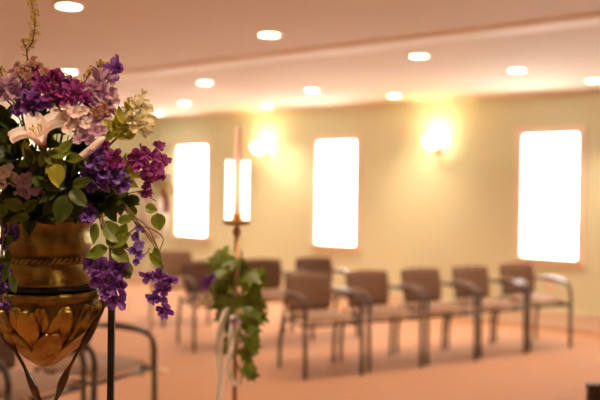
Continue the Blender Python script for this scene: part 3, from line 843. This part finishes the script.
for k, (lab, path, mn, n, sz) in enumerate([
    ('dark leafy stem filling the left of the bouquet under the lavender blossoms', [(25, 180, 1.54), (8, 150, 1.51), (5, 120, 1.52)], 'leafdark', 22, 30),
    ('dark leafy stem behind the lily on its left', [(40, 180, 1.54), (24, 150, 1.50), (18, 125, 1.51)], 'leafdark', 24, 28),
    ('dark leafy stem standing behind the lily', [(47, 180, 1.55), (45, 140, 1.50), (42, 108, 1.52)], 'leafdark', 22, 26),
    ('dark leafy stem behind the bud and the lavender hydrangea', [(60, 180, 1.54), (72, 150, 1.50), (88, 128, 1.53)], 'leafdark', 24, 28),
    ('dark leafy stem behind the violet cluster', [(70, 190, 1.53), (88, 175, 1.50), (112, 165, 1.55)], 'leafdark', 24, 28),
    ('dark leafy stem low at the right above the urn shoulder', [(75, 200, 1.53), (95, 200, 1.51), (118, 200, 1.55)], 'leafdark', 26, 26),
    ('dark leafy stem low at the left above the urn rim', [(35, 200, 1.52), (18, 185, 1.49), (-2, 165, 1.52)], 'leafdark', 22, 28),
    ('dark leafy stem in the heart of the bouquet', [(52, 195, 1.50), (48, 180, 1.47), (40, 168, 1.46)], 'leafdark', 22, 26),
    ('dark leafy stem lying along the left of the urn rim', [(35, 212, 1.50), (18, 205, 1.49), (4, 200, 1.50)], 'leafdark', 20, 26),
    ('dark leafy stem lying along the middle of the urn rim', [(47, 208, 1.50), (55, 200, 1.47), (62, 196, 1.47)], 'leafdark', 20, 26),
    ('dark leafy stem in the gap between lily and pink hydrangea', [(40, 195, 1.52), (25, 165, 1.49), (12, 155, 1.49)], 'leafdark', 20, 26),
    ('green leafy stem behind the magenta crown', [(50, 150, 1.56), (55, 115, 1.56), (62, 92, 1.59)], 'leaf', 18, 20),
    ('green leafy stem behind the dusty pink top blossoms', [(45, 150, 1.57), (35, 110, 1.57), (28, 80, 1.59)], 'leaf', 18, 20),
    ('olive leafy stem right of the lavender hydrangea', [(70, 170, 1.56), (100, 145, 1.56), (122, 125, 1.58)], 'leafolive', 20, 20),
    ('olive leafy stem between the violet and far right magenta clusters', [(75, 190, 1.54), (112, 184, 1.545), (128, 162, 1.56)], 'leafolive', 26, 20),
    ('green leafy stem at the right below the magenta cluster', [(80, 200, 1.54), (110, 195, 1.55), (134, 198, 1.57)], 'leafdark', 18, 20)]):
    leafy(lab, path, [], mn, extra=n, esz=sz)
leafy('broad green leaves hanging between urn neck and the lavender-blue blossoms', [(90, 210, 1.50), (105, 225, 1.49), (112, 250, 1.49)],
      [(104, 226, -40, 26, 16, 1.49), (106, 238, -20, 26, 15, 1.49), (112, 246, 35, 24, 15, 1.485), (108, 248, -160, 24, 14, 1.49), (112, 250, -30, 22, 14, 1.485), (118, 240, 60, 20, 12, 1.49), (100, 225, -10, 24, 12, 1.5), (125, 262, -70, 18, 12, 1.5), (96, 223, -95, 22, 10, 1.485), (118, 222, 20, 20, 10, 1.5), (130, 262, -120, 20, 11, 1.5)], 'leaf', r=.0022)
leafy('vine with two round olive leaves and bare tendrils at the right', [(110, 205, 1.54), (136, 218, 1.54), (148, 228, 1.54), (158, 248, 1.54)],
      [(145, 207, -15, 13, 11, 1.54, .1), (157, 213, -80, 18, 15, 1.54, .1), (158, 262, 100, 16, 9, 1.54), (136, 215, 120, 13, 8, 1.54)], 'leaf', r=.0011, stemmat='twig', name='trailing_vine')
e = thing('bare_tendril', 'thin bare brown tendril looping beside the round olive leaves', 'foliage', MOUTH, 0, 'leafy green stems in the gold urn')
m = MB()
for pth in ([(140, 226, 1.54), (152, 229, 1.54), (163, 238, 1.54), (160, 250, 1.54)], [(142, 228, 1.54), (149, 238, 1.54), (157, 250, 1.54)], [(125, 210, 1.54), (134, 220, 1.54), (142, 228, 1.54)], [(132, 252, 1.53), (144, 255, 1.53), (150, 248, 1.53)], [(145, 190, 1.56), (150, 197, 1.56), (156, 201, 1.56)], [(84, 222, 1.53), (125, 210, 1.54)], [(118, 245, 1.51), (132, 252, 1.53)], [(120, 195, 1.55), (145, 190, 1.56)]):
    m.tube(bez([at(*q) for q in pth], 8), .0010, 6)
m.tube([MOUTH, at(84, 222, 1.53)], .0012, 6)
m.build('stem', MT['twig'], e, loc=MOUTH)
leafy('narrow leaves trailing down the left side of the urn neck', [(15, 215, 1.49), (7, 238, 1.47), (8, 262, 1.46), (12, 288, 1.45)],
      [(7, 245, 60, 12, 7, 1.46), (8, 250, -80, 16, 7, 1.46), (8, 264, -100, 20, 8, 1.45), (11, 275, -70, 20, 8, 1.45), (10, 262, 170, 14, 7, 1.455)], 'leafdark', r=.0014)
# yellow sprigs
def sprig(label, path, n, r, spread):
    e = thing('yellow_sprig', label, 'foliage', MOUTH, 0, 'thin yellow sprigs in the bouquet')
    P = bez([at(*q) for q in path], 14)
    m = MB(); m.tube([MOUTH] + P, .0011, 6)
    mb_ = MB()
    k0 = int(len(P) * .3)
    for i in range(n):
        q = P[rf.randrange(k0, len(P))]
        t = k0 / len(P)
        d = Vector((rf.uniform(-1, 1), rf.uniform(-1, 1), rf.uniform(-.4, 1))).normalized()
        tip = q + d * spread * rf.uniform(.4, 1)
        m.tube([q, tip], .0004, 4)
        leaf_geo(mb_, tip, d, Vector((rf.uniform(-1, 1), -1, rf.uniform(-1, 1))).normalized(), r * 2.8, r * 2.0, .2, .1)
        mb_.ball(tip, r * .5, 6, 4)
    m.build('stem', MT['twig'], e, loc=MOUTH)
    mb_.build('florets', MT['yellow'], e, loc=MOUTH)
sprig('tall thin yellow sprig rising past the top edge above the bouquet', [(38, 110, 1.59), (27, 57, 1.59), (33, 40, 1.58), (35, 20, 1.58), (32, 5, 1.58), (29, -12, 1.58)], 120, .0022, .008)
sprig('short yellow sprig beside the tall one', [(35, 110, 1.59), (27, 54, 1.59), (24, 44, 1.58), (23, 39, 1.58)], 30, .0018, .007)
sprig('arching yellow sprig behind the top right purple sprig', [(75, 110, 1.6), (86, 80, 1.6), (95, 68, 1.6), (107, 63, 1.6)], 75, .0020, .009)
sprig('fine yellow sprig low over the right of the crown', [(60, 110, 1.59), (62, 78, 1.59), (76, 82, 1.58), (86, 92, 1.57)], 50, .0018, .007)
sprig('fine yellow sprig at the far left edge of the bouquet', [(20, 120, 1.55), (8, 90, 1.55), (2, 75, 1.55), (0, 68, 1.55)], 45, .0020, .007)
sprig('yellow-green sprig among the cream blossoms at the right', [(100, 150, 1.57), (120, 120, 1.58), (128, 108, 1.58), (134, 101, 1.58)], 60, .0022, .009)

# ------------------------------------------------------------------ gold urn
def zy(py): return at(47, py, 1.6).z
PX = 1.6 / FPX
prof = [(216, 41), (217.5, 44.5), (220, 45.5), (223, 44), (227, 42), (234, 42.5), (240, 43.5), (247, 42.5), (252, 40.5), (255, 39.5), (262, 39.5), (266, 40.5), (272, 43), (277, 46), (280, 49), (282, 50), (283.5, 47), (286, 46.5), (288, 49), (289.5, 52), (292, 53.5), (295, 53.5), (297, 52), (298.5, 50), (301, 51), (306, 51.5), (312, 50), (320, 46.5), (328, 41.5), (336, 35.5), (344, 28.5), (351, 21), (357, 15), (362, 7.5), (365, 3), (366, 0)]
def prof_r(y, P=prof):
    for (a, ra), (b, rb) in zip(P, P[1:]):
        if a <= y <= b: return ra + (rb - ra) * (y - a) / (b - a)
    return P[-1][1]
e = thing('urn', 'ornate antique gold urn with embossed leaves holding the flowers', 'urn', (UX, UY, zy(366)))
m = MB()
inner = [(37, 230), (38.5, 218)]
pr = [(0.0, zy(232)), (37 * PX, zy(231)), (39 * PX, zy(218)), (41 * PX, zy(215.5))] + [(r * PX, zy(y)) for y, r in prof]
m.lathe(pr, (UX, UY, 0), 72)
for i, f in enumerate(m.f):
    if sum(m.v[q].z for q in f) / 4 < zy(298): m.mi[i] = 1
m.build('body', [MT['urn'], MT['patinashade']], e, loc=e.location)
# twisted rope band
m = MB()
zc, Rr = zy(258.5), 42.3 * PX
for s in range(2):
    P = []
    for i in range(721):
        a = 2 * PI * i / 720; b = a * 24 + s * PI
        P.append(Vector((UX + (Rr + .0032 * math.cos(b)) * math.cos(a), UY + (Rr + .0032 * math.cos(b)) * math.sin(a), zc + .0032 * math.sin(b))))
    m.tube(P, .0031, 6, caps=False)
m.build('rope_band', MT['urnleaf'], e, loc=e.location)
# beaded rim
m = MB()
for i in range(80):
    a = 2 * PI * i / 80
    m.ball((UX + 45.2 * PX * math.cos(a), UY + 45.2 * PX * math.sin(a), zy(217)), .0026, 6, 4)
m.build('beaded_rim', MT['urnleaf'], e, loc=e.location)
# embossed leaves
m = MB()
def relief(az, y_tip, y_base, wpx, lift=3.6, lean=0.0, veins=True):
    def fn(a, b):
        y = y_base + (y_tip - y_base) * b
        yy = min(max(y, 299), 365.5)
        sw = (max(0.0, math.sin(PI * (b * .94 + .03))) ** .62) * (.75 + .35 * b)
        x = (a - .5) * 2
        r = prof_r(yy)
        dist = x * wpx * .5 * sw
        ax = abs(x)
        side = min(1.0, (1 - ax) / .16); side = side * side * (3 - 2 * side)
        tipf = min(1.0, (1 - b) / .07)
        dish = -1.3 * (1 - (ax / .8) ** 2) if ax < .8 else 0.0
        hump = (lift + dish + 2.6 * b * b) * side * tipf
        v = (-.9 * math.exp(-(x / .10) ** 2) + .45 * math.sin(b * 34 - ax * 9) * min(1, ax * 4) * (1 - ax)) * side if veins else 0
        rr = max(r + hump + v - .5, 1.0)
        th = az + lean * b + dist / max(r + 2, 10)
        return Vector((UX + rr * PX * math.sin(th), UY - rr * PX * math.cos(th), zy(yy)))
    m.grid(fn, 30, 28)
for i in range(14):
    relief(i * 2 * PI / 14 + .18, 300, 336, 18, 1.6)
for i in range(10):
    relief(i * 2 * PI / 10 + .48, 302, 350, 26, 3.6, .12)
for i in range(7):
    relief(i * 2 * PI / 7 + .16, 325, 365.3, 31, 5.5, .25)
m.build('embossed_leaves', MT['urnleaf'], e, loc=e.location)

# ------------------------------------------------------------------ iron stand
e = thing('flower_stand', 'black iron stand with twisted braces carrying the gold urn', 'plant stand', (UX, UY, 0))
zr = zy(283)
xr = at(111.5, 330, 1.6).x - UX
m = MB()
zg = zy(285)
Pr = [Vector((50 * PX * math.cos(a), 50 * PX * math.sin(a), zg)) for a in [2 * PI * i / 64 for i in range(65)]]
m.tube(Pr, .0042, 8, caps=False)
for s in (-1, 1): m.tube([(s * 50 * PX, 0, zg), (s * xr, 0, zg)], .0035, 8)
m.build('holding_ring', MT['black'], e)
for s in (-1, 1):
    m = MB(); m.box((s * xr, 0, (zr + .02) / 2 + .01), (.0125, .0125, zr + .0), 0); m.build('upright', MT['black'], e, smooth=False, bevel=.0012)
    m = MB(); m.tube(bez([(s * xr, -.17, .006), (s * xr, -.12, .012), (s * xr, -.04, .045), (s * xr, 0, .06), (s * xr, .04, .045), (s * xr, .12, .012), (s * xr, .17, .006)], 6), .007, 8)
    m.build('foot', MT['black'], e)
    # twisted flat brace
    pts = [at(47 + s * 58, 303, 1.585), at(47 + s * 53, 315, 1.575), at(47 + s * 41, 336, 1.555), at(47 + s * 28, 357, 1.54), at(47 + s * 16, 381, 1.54), at(47 + s * 8, 401, 1.55 - s * .006), at(47 - s * 6, 425, 1.56 - s * .004), at(47 - s * 40, 475, 1.58), at(47 - s * 63.5, 510, 1.6)]
    pts = [q - Vector((UX, UY, 0)) for q in pts]
    m = MB(); m.tube([Vector((s * 56 * PX, -.01, zg))] + bez(pts, 10), .0058, 4, sx=1.25, sy=.55, twist=.14)
    m.build('twisted_brace', MT['bronze'], e)
m = MB(); m.tube([(-xr, 0, .30), (xr, 0, .30)], .006, 8); m.build('crossbar', MT['black'], e)

# ------------------------------------------------------------------ distant vase bouquet on slim stand
ZV = 6.6
pv = at(152, 238, ZV)
e = thing('pedestal_stand', 'slim brass floor stand under the white vase by the left window', 'plant stand', (pv.x, pv.y, 0))
m = MB(); m.lathe([(0, 0), (.14, 0), (.14, .01), (.04, .03), (.0, .035)], (0, 0, 0), 28); m.build('base', MT['brass'], e)
m = MB(); m.tube([(0, 0, .02), (0, 0, pv.z - .01)], .007, 10); m.build('pole', MT['brass'], e)
m = MB(); m.lathe([(0, pv.z - .02), (.09, pv.z - .015), (.1, pv.z - .002), (0, pv.z - .002)], (0, 0, 0), 28); m.build('top_plate', MT['brass'], e)
m = MB(); m.lathe([(0, 0), (.06, 0), (.075, .02), (.115, .10), (.12, .17), (.10, .24), (.07, .28), (.075, .31), (.085, .325), (.078, .325), (.066, .31), (.06, .28), (0, .27)], (0, 0, 0), 36)
o = m.build('vase', MT['ceramic']); o.location = (pv.x, pv.y, pv.z)
tag(o, 'blurred round white vase showing between the hanging leaves, left of the left window', 'vase')
rt = Vector((pv.x, pv.y, pv.z + .27))
def far_flower(name, label, mname, kind, pts, cat='flower'):
    e = thing(name, label, cat, rt, 0, 'flowers in the distant white vase')
    m = MB()
    for (px, py, d) in pts:
        p = at(px, py, ZV + rf.uniform(-.06, .02)); o = bpy.data.objects.new('blossom', floret(kind, 1, mname)); C.objects.link(o); o.parent = e
        f = ((p - rt).normalized() + Vector((0, -.8, 0))).normalized(); s = d * .5 * ZV / FPX
        o.rotation_mode = 'QUATERNION'; o.rotation_quaternion = f.to_track_quat('Z', 'Y'); o.scale = (s, s, s); o.location = p - rt
        m.tube(bez([rt, (rt + p) / 2 + Vector((0, 0, .02)), p - f * s * .2], 4), .003, 5)
    m.build('stem', MT['stem'], e, loc=rt)
far_flower('rose_bunch', 'blurred pale yellow-green blossoms in the distant white vase', 'cream', 'double', [(158, 184, 16), (167, 187, 14), (150, 189, 14), (162, 193, 13), (172, 193, 10)])
far_flower('rose_bunch', 'blurred pink blossoms on top of the distant white vase', 'pink', 'double', [(160, 174, 12), (168, 178, 10), (151, 178, 11)])
e = thing('red_ribbon', 'blurred dark red ribbon hanging beside the distant white vase', 'ribbon', at(165, 196, ZV - .13))
m = MB(); P = bez([at(163, 192, ZV - .10), at(166, 198, ZV - .13), at(166.5, 206, ZV - .13), at(165, 213, ZV - .12)], 6)
MT['red'] = mat('red_satin', (0.45, 0.05, 0.06), 0.45, noise=((0.35, 0.04, 0.05), 30, 0.4, 0.6))
k = len(P)
m.grid(lambda a, b: P[int(b * (k - 1) + .5)] + Vector(((a - .5) * .045, .01 * math.sin(a * 6), 0)), 5, k - 1)
m.build('ribbon_tail', MT['red'], e, solid=.002, loc=e.location)
